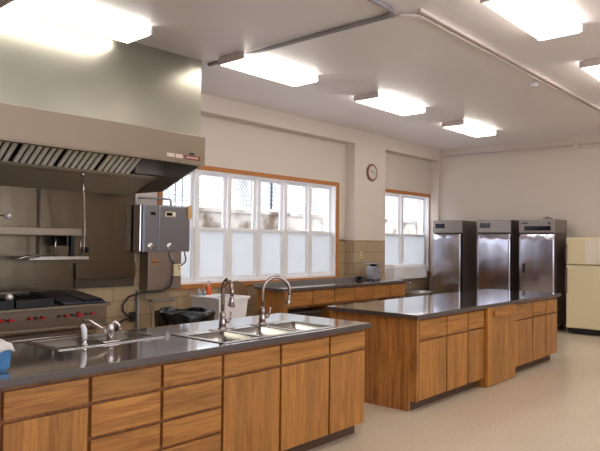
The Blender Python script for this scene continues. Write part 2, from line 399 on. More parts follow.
def tree(x, y, h, lab, seed):
    random.seed(seed); t = MB()
    def br(p, d, L, r, depth):
        q = p+d*L; mid = p+d*L*.5+Vector((random.uniform(-1, 1), random.uniform(-1, 1), 0))*L*.04
        t.tube([p, mid, q], [r, r*.85, r*.65], 6, caps=True)
        if depth == 0: return
        for k in range(3 if depth > 1 else 4):
            e = (d+Vector((random.uniform(-1, 1), random.uniform(-1, 1), random.uniform(-.15, .6)))*.75).normalized()
            br(p+d*L*random.uniform(.45, 1), e, L*random.uniform(.5, .7), r*.5, depth-1)
    br(Vector((x, y, 2.37)), Vector((0, 0, 1)), h*.5, h*.022, 4)
    o = t.build('bare_tree', BARK); tag(o, lab, 'tree', 'bare trees behind the fence')
tree(10.2, 14.9, 6.5, 'bare leafless tree behind the fence, seen through the long window left of its middle', 3)
tree(14.6, 14.8, 7.5, 'bare leafless tree behind the fence, seen through the right panes of the long window', 5)
tree(20.2, 15.5, 8, 'bare leafless tree behind the fence, seen through the small window by the fridges', 8)
random.seed(11)

# ------------------------------------------------------------------ lamps
def fixture(x, y, lab):
    t = thing('ceiling_light', lab, 'ceiling light', (x, y, ZC), 'fluorescent ceiling lights')
    h = MB(); h.box(x-.62, x+.62, y-.17, y+.17, ZC-.03, ZC)
    h.build('housing', WPAINT, t)
    h = MB(); h.box(x-.635, x-.615, y-.205, y+.205, ZC-.085, ZC-.004, .003); h.build('end_cap', RACEW, t)
    h = MB(); h.box(x+.615, x+.635, y-.205, y+.205, ZC-.085, ZC-.004, .003); h.build('end_cap', WPAINT, t)
    h = MB(); h.prism([(y-.2, ZC-.03), (y-.2, ZC-.07), (y-.18, ZC-.09), (y+.18, ZC-.09), (y+.2, ZC-.07), (y+.2, ZC-.03)], 'X', x-.612, x+.612)
    h.build('diffuser', DIFF, t)
for x, y, lab in ((2.92, 5.25, 'white fluorescent ceiling light right in front of the steel hood'),
                  (5.27, 5.12, 'fluorescent ceiling light by the grey pipe, first one right of the hood'),
                  (7.68, 5.02, 'fluorescent ceiling light in the middle of the row along the windows'),
                  (10.18, 5.02, 'small-looking far fluorescent ceiling light nearest the far corner of the room'),
                  (5.42, 2.07, 'large near fluorescent ceiling light at the top of the picture right of centre'),
                  (7.9, 2.07, 'fluorescent ceiling light cut off by the right edge of the picture'),
                  (2.95, 2.07, 'added unseen fluorescent light over the near work aisle'), (.5, 2.07, 'added unseen fluorescent light over the near aisle end'),  # these and the following lamps are added out of view for brightness
                  (10.3, 2.07, 'added unseen fluorescent light over the far aisle'),
                  (5.4, -1., 'added unseen fluorescent light of the rear row, middle'), (.5, -1., 'added unseen fluorescent light of the rear row, near end'),
                  (9.2, -1., 'added unseen fluorescent light of the rear row, far end')):
    fixture(x, y, lab)

# ------------------------------------------------------------------ ceiling conduits
def arc(c, r, a0, a1, n=6, z=0):
    return [(c[0]+r*math.cos(a0+(a1-a0)*i/n), c[1]+r*math.sin(a0+(a1-a0)*i/n), z) for i in range(n+1)]
zc = ZC-.026
c = MB(); c.tube([(1.2, 3.0, zc), (4.56, 3.0, zc)]+arc((4.56, 3.14), .14, -PI/2, 0, 6, zc)+[(4.70, 5.56, zc)], .022, 8)
tag(c.build('conduit', RACE), 'grey conduit pipe bending over the ceiling towards the steel hood', 'pipe')
c = MB(); c.box(4.76, 12.3, 2.81, 2.84, ZC-.035, ZC, .004); 
tag(c.build('cable_raceway', RACEW), 'long grey cable raceway along the ceiling towards the far right', 'cable raceway')
c = MB(); c.tube([(4.72, 3.1, zc)]+[(4.76, 2.98, zc), (4.85, 2.88, zc)]+[(12.3, 2.88, zc)], .016, 8)
tag(c.build('thin_conduit', RACEW), 'thin pale conduit running right beside the ceiling raceway', 'pipe')
sd = thing('smoke_detector', 'small round white smoke detector on the ceiling beside the raceway', 'smoke detector', (7.9, 3.02, ZC))
MB().lathe((7.9, 3.02, ZC), [(.065, 0), (.065, -.02), (.05, -.045), (.0, -.05)], 20).build('detector_body', WPLAS, sd)
MB().lathe((7.9, 3.02, ZC-.05), [(.02, 0.002), (.018, -.008), (0, -.01)], 12).build('sensor_cap', RACEW, sd)
c = MB(); c.tube([(12.3, 6.7, 3.47), (12.3, Y0+.1, 3.44)], .012, 6)
tag(c.build('wall_pipe', RACEW), 'thin pale pipe along the top of the far right wall', 'pipe')
c = MB().box(12.255, X1-.02, 3.84, 3.95, 3.40, 3.50, .006)
c.lathe((12.25, 3.9, 3.45), [(.03, 0), (.03, .02)], 14, 'X')
tag(c.build('junction_box', RACEW), 'small pale junction box high on the far wall pipe', 'junction box')

# ------------------------------------------------------------------ counters
ZT, ZB = .914, .873
def slab(name, label, x0, x1, y0, y1, holes=()):
    o = MB().holed(x0, x1, y0, y1, list(holes), ZB, ZT).build(name, [COUNTER, EDGE], bev=.004)
    for p in o.data.polygons:
        if abs(p.normal.z) < .5: p.material_index = 1
    return tag(o, label, 'countertop')
SK1 = (1.88, 2.62, 3.54, 3.95); SK2 = (2.74, 3.90, 3.045, 3.58)
def cab(label, x0, x1, y0, depth, fronts, group, end_right=False, grp_cat='cabinet', open_top=False, z_top=ZB, toe=True, name='base_cabinet', zbot=.10):
    """fronts: list of ('drawer'|'door'|'panel', z0, z1). Front faces look to -Y."""
    t = thing(name, label, grp_cat, ((x0+x1)/2, y0+depth/2, 0), group)
    b_ = MB(); th = .018
    yb = y0+depth; yf = y0+.02
    b_.box(x0+.0005, x0+th, yf+.02, yb, zbot, z_top-.001); b_.box(x1-th, x1-.0005, yf+.02, yb, zbot, z_top-.001)
    b_.box(x0+th, x1-th, yb-.012, yb, zbot, z_top-.001); b_.box(x0+th, x1-th, yf+.02, yb-.012, zbot, zbot+th)
    if not open_top: b_.box(x0+th, x1-th, yf+.02, yb-.012, z_top-.02, z_top-.001)
    b_.build('carcass', WOODP, t)
    f = MB(); zs = sorted(fronts, key=lambda q: q[1]); s = .022
    f.box(x0+.0005, x0+s, yf, yf+.02, zbot, z_top-.001); f.box(x1-s, x1-.0005, yf, yf+.02, zbot, z_top-.001)
    f.box(x0+s, x1-s, yf, yf+.02, zs[-1][2]-.02, z_top-.001)
    for q in zs: f.box(x0+s, x1-s, yf, yf+.02, q[1]-.02 if q is not zs[0] else zbot, q[1]+.015)
    f.build('face_frame', WFRAME, t)
    if toe:
        MB().box(x0+.0005, x1-(.001 if not end_right else .02), y0+.09, y0+.105, 0, zbot).build('toe_kick', TOE, t)
        MB().box(x0+.0005, x1-(.001 if not end_right else .02), yb-.03, yb, 0, zbot).build('plinth', DARKK, t)
    g = .011
    for kind, za, zb in fronts:
        d = MB().box(x0+g, x1-g, y0, yf-.001, za, zb, .003)
        d.build(kind if kind != 'panel' else 'front_panel', WOODH if kind == 'drawer' else WOODV, t)
    return t
slab('countertop', 'long polished grey countertop of the near cabinets, holding two sinks', .85, 4.30, 2.985, 4.0, (SK1, SK2))
S2 = [('drawer', .712, .846), ('door', .105, .692)]
S4 = [('drawer', .718, .846), ('drawer', .532, .700), ('drawer', .372, .514), ('drawer', .105, .354)]
fx = [.86, 1.32, 1.78, 2.24, 2.71, 3.25, 3.80, 4.27]
flab = ['oak cabinet just cut by the left edge of the picture',
        'oak cabinet with one drawer over a door, leftmost fully seen, below the blue box',
        'oak cabinet with four drawers below the left sink, left one of two',
        'oak cabinet with four drawers left of the triple sink, right one of two',
        'oak cabinet with drawer and pale door below the left bowl of the triple sink',
        'oak cabinet with drawer and door below the middle of the triple sink',
        'oak end cabinet of the near counter with darker striped door']
for i in range(7):
    fr = S4 if i in (2, 3) else S2
    cab(flab[i], fx[i], fx[i+1], 3.02, .95, fr, 'cabinets of the near counter', end_right=(i == 6), open_top=True)

# island
slab('countertop', 'shiny grey island countertop reflecting the window', 5.08, 8.87, 3.01, 4.09)
ISL = [(5.17, 5.71, 'oak island cabinet with one drawer over a door, next to the broad end panel'),
       (5.71, 6.17, 'oak island cabinet with drawer and door, second from the end panel'),
       (6.17, 6.56, 'narrow oak island cabinet left of the protruding full-height panel'),
       (7.32, 7.95, 'oak island cabinet right of the protruding full-height panel'),
       (7.95, 8.41, 'oak island cabinet with drawer and door, last but one before the fridges'),
       (8.41, 8.83, 'oak island cabinet at the far end nearest the fridges')]
for a, b_, lab in ISL:
    cab(lab, a, b_, 3.05, 1.0, [('drawer', .668, .846), ('door', .105, .648)], 'cabinets of the island', end_right=(b_ > 8.8))
ep = MB().prism([(3.14, 0), (3.14, .10), (3.05, .10), (3.05, ZB-.001), (4.06, ZB-.001), (4.06, 0)], 'X', 5.13, 5.168)
tag(ep.build('end_panel', WOODP, None, .002), 'broad vertical oak end panel closing the left end of the island', 'panel')
t = thing('panel_cabinet', 'island cabinet behind a protruding full-height oak panel with grip rail', 'cabinet', (6.905, 3.5, 0))
MB().box(6.5605, 7.3195, 3.04, 4.05, .0, ZB-.001).build('carcass', WOODP, t)
MB().box(6.563, 7.315, 3.012, 3.039, .015, ZB-.002, .003).build('front_panel', WOODV, t)
MB().box(6.70, 7.16, 2.988, 3.0115, .775, .825, .004).build('grip_rail', WOODH, t)

# window-side counter
o = MB().prism([(6.50, 6.01), (9.66, 6.01), (9.82, 6.14), (9.82, 6.60), (6.50, 6.60)], 'Z', ZB, ZT).build('countertop', [COUNTER, EDGE], None, .004)
for p in o.data.polygons:
    if abs(p.normal.z) < .5: p.material_index = 1
tag(o, 'polished grey countertop under the long window', 'countertop')
bs = MB().box(6.50, 9.82, 6.6005, 6.625, ZB, .965, .003)
bs.bm.verts.ensure_lookup_table()
tag(bs.build('backsplash', mat('backsplash_grey', srgb(128, 122, 120), .4, metal=.3)), 'low grey backsplash strip at the rear of the window counter', 'backsplash')
bxs = [6.62, 7.19, 7.71, 8.24, 8.77, 9.29, 9.77]
blab = ['oak drawer unit at the left end of the window counter', 'oak drawer unit of the window counter, second from the left end', 'oak drawer unit of the window counter, third from the left end',
        'oak drawer unit of the window counter, left of the silver appliance', 'oak drawer unit of the window counter below the silver appliance', 'oak drawer unit at the right end of the window counter']
for i in range(6):
    a, b_ = bxs[i], bxs[i+1]
    t = thing('drawer_unit', blab[i], 'drawer unit', ((a+b_)/2, 6.35, .6), 'drawer units hung under the window counter')
    q = MB(); q.box(a+.0005, a+.018, 6.09, 6.595, .62, ZB-.001); q.box(b_-.018, b_-.0005, 6.09, 6.595, .62, ZB-.001); q.box(a+.018, b_-.018, 6.575, 6.595, .62, ZB-.001); q.box(a+.018, b_-.018, 6.09, 6.575, .62, .632)
    q.build('carcass', WOODP, t)
    q = MB(); q.box(a+.0005, a+.02, 6.07, 6.0895, .62, ZB-.001); q.box(b_-.02, b_-.0005, 6.07, 6.0895, .62, ZB-.001); q.box(a+.02, b_-.02, 6.07, 6.0895, .845, ZB-.001); q.box(a+.02, b_-.02, 6.07, 6.0895, .62, .655)
    q.build('face_frame', WFRAME, t)
    MB().box(a+.008, b_-.008, 6.048, 6.069, .648, .852, .003).build('drawer', WOODH, t)
for a, b_, lab in ((6.56, 6.615, 'oak side panel carrying the left end of the window counter'),):
    tag(MB().box(a, b_, 6.03, 6.595, 0, ZB-.001).build('counter_support', WOODV), lab, 'panel')
tag(MB().box(7.68, 7.71, 6.10, 6.595, 0, .619).build('counter_support', WOODP), 'oak support panel under the window counter between the knee spaces', 'panel')
tag(MB().box(9.70, 9.77, 6.12, 6.595, 0, .619).build('counter_support', WOODP), 'oak support panel under the right end of the window counter', 'panel')
# dark storage bin in the knee space
kb = thing('storage_cart', 'dark brown low storage box under the window counter behind the triple sink', 'box', (7.1, 6.5, 0))
MB().box(6.68, 7.55, 6.18, 6.55, .02, .50, .01).build('cart_body', mat('dark_brown_box', srgb(52, 34, 28), .6), kb)
MB().box(6.66, 7.57, 6.16, 6.56, .5005, .54, .01).build('lid', mat('dark_grey_lid', srgb(66, 58, 56), .4), kb)
kb = thing('storage_cart', 'dark low bin under the middle of the window counter, mostly behind the island', 'box', (8.5, 6.5, 0))
MB().box(7.8, 9.1, 6.18, 6.55, .0, .47, .01).build('cart_body', mat('dark_brown_box', srgb(52, 34, 28), .6), kb)
MB().box(7.78, 9.12, 6.16, 6.56, .4705, .5, .008).build('lid', mat('dark_grey_lid', srgb(66, 58, 56), .4), kb)

# ------------------------------------------------------------------ sinks and faucets
def sink(label, hole, bowls, depth=.2):
    x0, x1, y0, y1 = hole
    t = thing('sink', label, 'sink', ((x0+x1)/2, (y0+y1)/2, ZT), None)
    rim = MB().holed(x0-.012, x1+.012, y0-.012, y1+.012, [(a, b_, c_, d) for a, b_, c_, d in bowls], ZT+.0005, ZT+.006)
    rim.build('rim', SINKS, t, .002)
    for a, b_, c_, d in bowls:
        m_ = MB(); bm = m_.bm
        tp = [(a, c_), (b_, c_), (b_, d), (a, d)]; k = .018
        bt = [(a+k, c_+k), (b_-k, c_+k), (b_-k, d-k), (a+k, d-k)]
        T = [bm.verts.new((p[0], p[1], ZT+.0005)) for p in tp]; B = [bm.verts.new((p[0], p[1], ZT-depth)) for p in bt]
        for i in range(4): bm.faces.new((T[i], T[(i+1)%4], B[(i+1)%4], B[i]))
        bm.faces.new(B)
        es = [e for e in bm.edges if not (e.verts[0] in T and e.verts[1] in T)]
        bmesh.ops.bevel(bm, geom=es, offset=.03, segments=4, profile=.5, affect='EDGES')
        for f in bm.faces: f.smooth = True
        o = m_.build('bowl', SINKS, t)
        sd_ = o.modifiers.new('solidify', 'SOLIDIFY'); sd_.thickness = .002; sd_.offset = 1
        cx, cy = (a+b_)/2, (c_+d)/2
        MB().lathe((cx, cy, ZT-depth+.002), [(.045, 0), (.045, .003), (.03, .004), (.02, .001)], 16).build('drain', CHROME, o)
    return t
sink('stainless sink with two bowls in the near counter facing the stove', SK1, [(1.905, 2.21, 3.61, 3.93), (2.245, 2.60, 3.61, 3.93)])
sink('stainless sink with three bowls in the near counter, with two tall faucets', SK2, [(2.765, 3.10, 3.07, 3.47), (3.14, 3.48, 3.07, 3.47), (3.52, 3.875, 3.07, 3.47)])
def gooseneck(label, x, y, z0, dx, dy, h=.36, rad=.1, lever=(1, -.3), group='tall gooseneck faucets'):
    t = thing('faucet', label, 'faucet', (x, y, z0), group)
    L = math.hypot(dx, dy); dx /= L; dy /= L
    MB().lathe((x, y, z0), [(.034, 0), (.034, .008), (.024, .016), (.026, .02), (.026, .05), (.021, .07), (.024, .1), (.024, .115), (.016, .13), (.015, .135)], 18).build('body', FAUCET, t)
    MB().box(x-.11, x+.11, y-.028, y+.028, z0-.0005, z0+.006, .003).build('base_plate', FAUCET, t)
    r = rad; hz = h-r
    pts = [(x, y, z0+.13), (x, y, z0+.2), (x, y, z0+hz)]
    for i in range(1, 15):
        a = PI-PI*1.08*i/14
        pts.append((x+dx*(r+r*math.cos(a)), y+dy*(r+r*math.cos(a)), z0+hz+r*math.sin(a)))
    MB().tube(pts, .0145, 12).build('neck', FAUCET, t)
    e = Vector(pts[-1]); d = (e-Vector(pts[-2])).normalized()
    MB().tube([e, e+d*.015, e+d*.02, e+d*.05, e+d*.075, e+d*.08], [.013, .0135, .017, .018, .024, .022], 14).build('spray_head', FAUCET, t)
    lx, ly = lever; q = math.hypot(lx, ly); lx /= q; ly /= q
    MB().tube([(x+lx*.018, y+ly*.018, z0+.06), (x+lx*.05, y+ly*.05, z0+.06)], .014, 12).build('valve', FAUCET, t)
    MB().tube([(x+lx*.048, y+ly*.048, z0+.06), (x+lx*.058, y+ly*.058, z0+.075), (x+lx*.062, y+ly*.062, z0+.13)], [.006, .006, .0085], 8).build('lever', FAUCET, t)
gooseneck('tall arched faucet at the left rear of the triple sink, spout towards the camera', 3.15, 3.525, ZT+.006, -.35, -1, .37, .085, (1, -.8))
gooseneck('tall arched faucet behind the middle of the triple sink, spout swung right', 3.57, 3.525, ZT+.006, .9, -.45, .37, .115, (1, -.8))
# low faucet of the left sink
t = thing('faucet', 'low chrome faucet with straight slanting spout at the left sink', 'faucet', (2.24, 3.575, ZT+.006))
MB().box(2.18, 2.30, 3.555, 3.595, ZT+.0062, ZT+.018, .004).build('base_plate', FAUCET, t)
MB().lathe((2.24, 3.575, ZT+.018), [(.022, 0), (.02, .05), (.026, .06), (.027, .085), (.02, .105), (.0, .11)], 18).build('body', CHROME, t)
MB().tube([(2.24, 3.59, ZT+.05), (2.235, 3.66, ZT+.08), (2.22, 3.78, ZT+.12), (2.212, 3.83, ZT+.13), (2.21, 3.85, ZT+.115)], [.012, .011, .010, .011, .011], 10).build('spout', CHROME, t)
MB().tube([(2.24, 3.575, ZT+.12), (2.265, 3.56, ZT+.135), (2.285, 3.55, ZT+.115), (2.29, 3.545, ZT+.085)], [.01, .009, .009, .011], 10).build('lever', CHROME, t)
t = thing('side_sprayer', 'upright white sprayer handle standing on the front rim of the left sink', 'sprayer', (2.06, 3.575, ZT+.006))
MB().lathe((2.06, 3.575, ZT+.006), [(.022, 0), (.022, .006), (.014, .012), (.014, .03)], 16).build('holder', CHROME, t)
MB().tube([(2.06, 3.575, ZT+.03), (2.06, 3.575, ZT+.06), (2.058, 3.578, ZT+.1), (2.052, 3.585, ZT+.125), (2.045, 3.59, ZT+.132)], [.014, .017, .018, .016, .009], 14).build('handle', WPLAS, t)

# blue box and cloth
t = thing('blue_bin', 'blue plastic box on the near counter at the left edge of the picture', 'box', (1.34, 3.2, ZT))
BLUE = mat('blue_plastic', srgb(70, 130, 186), .4, noise=.15, nscale=30)
bb = MB(); z0 = ZT+.001
prof = lambda k: [(1.265-k, 3.17-k), (1.425+k, 3.17-k), (1.425+k, 3.32+k), (1.265-k, 3.32+k)]
bm = bb.bm
A = [bm.verts.new((*p, z0)) for p in prof(0)]; B = [bm.verts.new((*p, z0+.115)) for p in prof(.008)]
for i in range(4): bm.faces.new((A[i], A[(i+1)%4], B[(i+1)%4], B[i]))
bm.faces.new(A[::-1]); bm.faces.new(B)
bmesh.ops.bevel(bm, geom=bm.edges[:], offset=.012, segments=3, affect='EDGES')
bb.build('bin_body', BLUE, t)
cl = MB(); bm = cl.bm; n = 14; gr = []
for i in range(n+1):
    row = []
    for j in range(n+1):
        u, v = i/n*2-1, j/n*2-1
        x = 1.34+u*.098; y = 3.245+v*.092
        e = max(abs(u), abs(v)); z = z0+.128+.022*math.cos(u*1.4)*math.cos(v*1.3)+.006*math.sin(7*u+3*v)-(.03 if e > .99 else 0)
        row.append(bm.verts.new((x, y, z)))
    gr.append(row)
for i in range(n):
    for j in range(n):
        f = bm.faces.new((gr[i][j], gr[i+1][j], gr[i+1][j+1], gr[i][j+1])); f.smooth = True
o = cl.build('folded_cloth', mat('white_cloth', srgb(226, 218, 216), .9)); sm = o.modifiers.new('thick', 'SOLIDIFY'); sm.thickness = .012; sm.offset = 0
tag(o, 'white cloth draped over the blue box on the near counter', 'cloth')

# ------------------------------------------------------------------ steel wall cladding, shelf, stove
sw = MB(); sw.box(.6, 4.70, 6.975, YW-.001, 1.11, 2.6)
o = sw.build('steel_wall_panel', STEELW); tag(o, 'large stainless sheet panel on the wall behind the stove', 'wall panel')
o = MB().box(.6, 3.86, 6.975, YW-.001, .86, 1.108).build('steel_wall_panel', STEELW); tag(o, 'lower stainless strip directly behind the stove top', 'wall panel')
t = thing('wall_ledge', 'steel ledge with a dark slot on the tiled wall right of the stove', 'ledge', (4.28, 6.93, 1.0))
MB().box(3.87, 4.69, 6.93, 6.974, 1.10, 1.29, .003).build('ledge_cover', STEELW, t)
MB().box(3.87, 4.69, 6.955, 6.989, .985, 1.099).build('slot', SLOT, t)
MB().box(3.40, 3.43, 6.962, 6.9745, 1.40, 2.14).build('panel_seam', mat('seam_dark', srgb(90, 74, 62), .5, metal=.5), o)
t = thing('wall_shelf', 'long upper stainless shelf on the steel wall above the stove', 'shelf', (2.8, 6.75, 1.6))
MB().box(1.2, 3.80, 6.60, 6.974, 1.615, 1.70, .005).build('shelf_board', CANOPY, t)
for x in (1.6, 3.58): MB().box(x, x+.03, 6.64, 6.974, 1.50, 1.6145).build('bracket', IRON, t)
t = thing('warming_shelf', 'lower narrow stainless grill shelf under the upper wall shelf', 'shelf', (3.5, 6.75, 1.35))
MB().box(3.14, 3.84, 6.60, 6.974, 1.345, 1.385, .004).build('shelf_board', STEEL, t)
for x in (3.44, 3.74): MB().tube([(x, 6.62, 1.385), (x, 6.62, 1.6145)], .010, 8).build('rod', CHROME, t)
MB().box(3.64, 3.68, 6.64, 6.70, 1.385, 1.6145).build('post', IRON, t)
MB().tube([(2.98, 6.55, 1.355), (3.08, 6.56, 1.385), (3.18, 6.58, 1.375), (3.26, 6.61, 1.384)], [.008, .016, .014, .006], 8).build('handle', CHROME, t)
c = MB().tube([(3.66, 6.46, 2.34), (3.70, 6.50, 2.1), (3.76, 6.57, 1.72), (3.76, 6.575, 1.50), (3.76, 6.58, 1.388)], .011, 10)
c.lathe((3.66, 6.46, 2.33), [(.022, -.05), (.028, -.02), (.02, .0)], 12)
tag(c.build('chrome_pipe', CHROME), 'slanting bright chrome pipe running from the hood filters down to the lower shelf', 'pipe')
t = thing('valve', 'small black valve on the steel wall right of the lower shelf', 'valve', (4.0, 6.95, 1.45))
MB().lathe((4.0, 6.974, 1.45), [(.035, 0), (.035, -.02), (.02, -.03), (.02, -.06)], 14, 'Y').build('body', BLACK, t)
MB().box(3.985, 4.015, 6.895, 6.9135, 1.42, 1.48, .004).build('knob', IRON, t)
for (bx, by, bz, lab) in ((2.64, 6.0, 1.79, 'upper shiny ball-ended chrome rod at the left edge of the picture'), (2.60, 5.84, 1.03, 'lower shiny ball-ended rod just above the stove top at the left edge')):
    t = thing('ball_rod', lab, 'rod', (bx, by, bz))
    prof = [(.036*math.sin(PI*i/10), -.036*math.cos(PI*i/10)) for i in range(11)]
    MB().lathe((bx, by, bz), prof, 18).build('ball', mat('pearl_knob', srgb(226, 218, 220), .15, metal=.5), t)
    MB().tube([(bx-.034, by, bz), (bx-.5, by+.02, bz+.01)], .008, 8).build('rod', CHROME, t)
    MB().tube([(bx-.5, by+.02, bz+.01), (bx-.5, 6.974, bz+.01)], .012, 8).build('arm', CHROME, t)

SX0, SX1, SY0, SY1 = 1.25, 3.55, 5.72, 6.60
t = thing('stove', 'wide stainless commercial gas range with red knobs behind the near counter', 'stove', (2.4, 6.1, 0))
STV = mat('stove_steel', srgb(132, 118, 104), .34, metal=.85, noise=.06, nscale=4)
MB().box(SX0, SX1-.06, SY0+.10, SY1, .12, .70, .004).build('oven_body', STV, t)
MB().box(SX0, SX1, SY0+.02, SY1, .7005, .905, .005).build('control_panel', STV, t)
MB().box(SX0, SX1+.005, SY0-.05, SY1, .906, .935, .006).build('top_deck', STV, t)
MB().box(SX0, SX1, SY0-.02, SY0+.0195, .705, .735, .008).build('front_rail', STV, t)
MB().box(SX0, SX1, SY1+.0005, SY1+.03, .12, 1.02, .004).build('back_guard', STV, t)
for x in (1.3, 2.4, 3.42):
    MB().tube([(x, SY0+.18, 0), (x, SY0+.18, .12)], .025, 10).build('leg', STV, t)
    MB().tube([(x, SY1-.08, 0), (x, SY1-.08, .12)], .025, 10).build('leg', STV, t)
for x0, x1 in ((1.28, 2.32), (2.36, 3.45)):
    d = MB().box(x0, x1, SY0+.06, SY0+.0995, .16, .68, .008).build('oven_door', STV, t)
    MB().tube([(x0+.1, SY0+.06, .64), (x0+.1, SY0+.02, .64), (x1-.1, SY0+.02, .64), (x1-.1, SY0+.06, .64)], .011, 8).build('handle', CHROME, d)
for x, r, lab in ((1.6, .022, 0), (1.75, .022, 0), (2.0, .022, 0), (2.12, .022, 0), (2.30, .022, 0), (2.48, .024, 0), (2.565, .024, 0), (2.745, .02, 0), (2.86, .02, 0), (3.10, .02, 0), (3.235, .032, 1), (3.37, .018, 0)):
    r *= .85; k = MB().lathe((x, SY0+.0195, .835), [(r, 0), (r*.9, -.022), (r*.7, -.028), (0, -.03)], 14, 'Y'); k.box(x-r*1.4, x+r*1.4, SY0-.030, SY0-.008, .828, .842, .002)
    k.build('knob', RED, t)
for x in (2.52, 2.80, 3.03, 3.17, 3.31):
    MB().lathe((x, SY0+.0195, .835), [(.014, 0), (.014, -.02)], 10, 'Y').build('valve_stem', BLACK, t)
def grate(x0, x1, y0, y1, z0, z1):
    g_ = MB().box(x0, x1, y0, y0+.02, z0, z1-.02, .003).box(x0, x1, y1-.02, y1, z0, z1, .003)
    for s_ in (x0, x1-.02): g_.prism([(y0+.02, z0), (y0+.02, z1-.02), (y1-.02, z1), (y1-.02, z0)], 'X', s_, s_+.02)
    n_ = max(3, int((x1-x0)/.075))
    for i in range(1, n_):
        x = x0+(x1-x0)*i/n_; g_.prism([(y0+.02, z0+.03), (y0+.02, z1-.022), (y1-.02, z1-.005), (y1-.02, z0+.03)], 'X', x-.007, x+.007)
    g_.box(x0+.02, x1-.02, y0+.02, y1-.02, z0+.005, z0+.03)
    return g_
grate(1.5, 2.2, 5.74, 6.2, .936, 1.02).build('burner_grate', IRON, t)
grate(2.24, 2.60, 5.74, 6.2, .936, 1.03).build('burner_grate', IRON, t)
grate(2.62, 2.98, 5.74, 6.2, .936, 1.03).build('burner_grate', IRON, t)
gp = MB().prism([(5.74, .936), (5.74, .955), (6.3, 1.03), (6.45, 1.03), (6.45, .936)], 'X', 3.08, 3.30); gp.build('griddle', IRONB, t, .006)
gp = MB().prism([(5.74, .936), (5.74, .95), (5.80, .975), (6.3, 1.03), (6.45, 1.03), (6.45, .936)], 'X', 3.31, 3.53); gp.build('griddle', IRONB, t, .012)

# ------------------------------------------------------------------ exhaust hood
HX0, HX1 = .9, 4.665
t = thing('exhaust_hood', 'large stainless exhaust hood over the stove reaching the ceiling', 'hood', (2.8, 6.3, 2.2))
MB().box(HX0, HX1-.055, 5.58, YW-.001, 2.76, ZC-.001).build('upper_shroud', HOODS, t, .002)
cn = MB(); cn.box(HX0, HX1, 5.56, 5.60, 2.445, 2.7595, .004)
cn.box(HX0, HX1, 5.56, 5.63, 2.43, 2.4445, .003)
cn.build('canopy_front', CANOPY, t)
MB().prism([(5.6005, 2.759), (5.6005, 2.446), (6.35, 2.17), (YW-.016, 2.17), (YW-.016, 2.759)], 'X', HX1-.02, HX1).build('end_panel', HOODD, t)
MB().prism([(5.6005, 2.759), (5.6005, 2.446), (6.35, 2.17), (YW-.016, 2.17), (YW-.016, 2.759)], 'X', HX0, HX0+.02).build('end_panel', HOODD, t)
MB().prism([(6.42, 2.36), (6.46, 2.33), (6.56, 2.31), (6.973, 2.15), (6.973, 2.2), (6.6, 2.36)], 'X', HX0+.021, HX1-.0205).build('drip_trough', TROUGH, t)
MB().box(4.24, HX1-.0205, 6.30, 6.34, 2.36, 2.70).build('filter_cover', HOODD, t)
x = HX0+.035; FW = .475
proto = None
dY, dZ = .56, -.37; Ln = math.hypot(dY, dZ); ux, uz = dY/Ln, dZ/Ln
k = 0
while x+FW <= 4.30:
    def P(s_, w_): # along slope s, normal offset w
        return (5.87+ux*s_+(-uz)*(-w_), 2.735+uz*s_-ux*w_)
    f = MB()
    f.prism([P(0, 0), P(Ln, 0), P(Ln, -.02), P(0, -.02)], 'X', x+.004, x+FW-.004)
    fo = f.build('baffle_filter', IRON, t)
    sl = MB()
    for j in range(6):
        a = x+.018+j*(FW-.03)/6
        sl.prism([P(.01, .028), P(Ln-.01, .028), P(Ln-.01, .001), P(.01, .001)], 'X', a, a+.050)
    sl.build('baffle_slats', SLAT, fo, .010)
    x += FW
WL = mat('sticker_white', srgb(226, 204, 190), .6); RL = mat('sticker_red', srgb(128, 42, 34), .6)
stk = [(4.13, 4.235, 2.485, 2.525, WL), (4.25, 4.345, 2.482, 2.525, WL), (4.375, 4.59, 2.478, 2.525, RL), (4.44, 4.51, 2.532, 2.556, BLACK)]
for a, b_, c_, d, mm in stk: MB().box(a, b_, 5.5565, 5.5595, c_, d).build('sticker', mm, t)
for i in range(7): MB().box(4.395+i*.025, 4.41+i*.025, 5.5555, 5.5562, 2.492, 2.512).build('sticker_mark', WL, t)

# ------------------------------------------------------------------ fire-control boxes on the window wall
t = thing('control_cabinet', 'twin stainless hood control box hanging beside the long window', 'control box', (5.07, 6.88, 1.42))
MB().box(4.69+.005, 5.44, 6.79, YW-.035, 1.425, 2.03, .006).build('box_body', BOXS, t)
MB().box(4.705, 4.86+.06, 6.775, 6.7895, 1.435, 2.02, .004).build('door', BOXS, t)
MB().box(4.93, 5.435, 6.775, 6.7895, 1.435, 2.02, .004).build('door', BOXS, t)
MB().box(4.655, 4.694, 6.80, YW-.0345, 1.425, 2.03, .012).build('side_channel', CHROME, t)
MB().box(4.80, 4.87, 6.770, 6.7745, 1.90, 1.94).build('display', BLKGL, t)
MB().box(5.02, 5.19, 6.766, 6.7745, 1.885, 1.955, .003).build('switch_plate', BEIGE, t)
MB().box(5.04, 5.13, 6.762, 6.7655, 1.90, 1.94).build('display', BLKGL, t)
MB().box(5.15, 5.175, 6.760, 6.7655, 1.90, 1.94).build('switch', WPLAS, t)
MB().box(5.39, 5.46, 6.76, 6.7745, 1.87, 2.05, .003).build('cardboard_tag', mat('tag_tan', srgb(222, 178, 124), .7), t)
for x in (4.80, 5.10): MB().lathe((x, 6.7745, 1.50), [(.045, 0), (.04, -.006), (0, -.008)], 18, 'Y').build('emblem', CHROME, t)
t = thing('electrical_box', 'plain steel electrical box with two outlets below the control box', 'electrical box', (5.03, 6.9, .93))
MB().box(4.79, 5.32, 6.80, YW-.035, .93, 1.4245, .005).build('box_body', mat('grey_box_steel', srgb(150, 134, 124), .42, metal=.8), t)
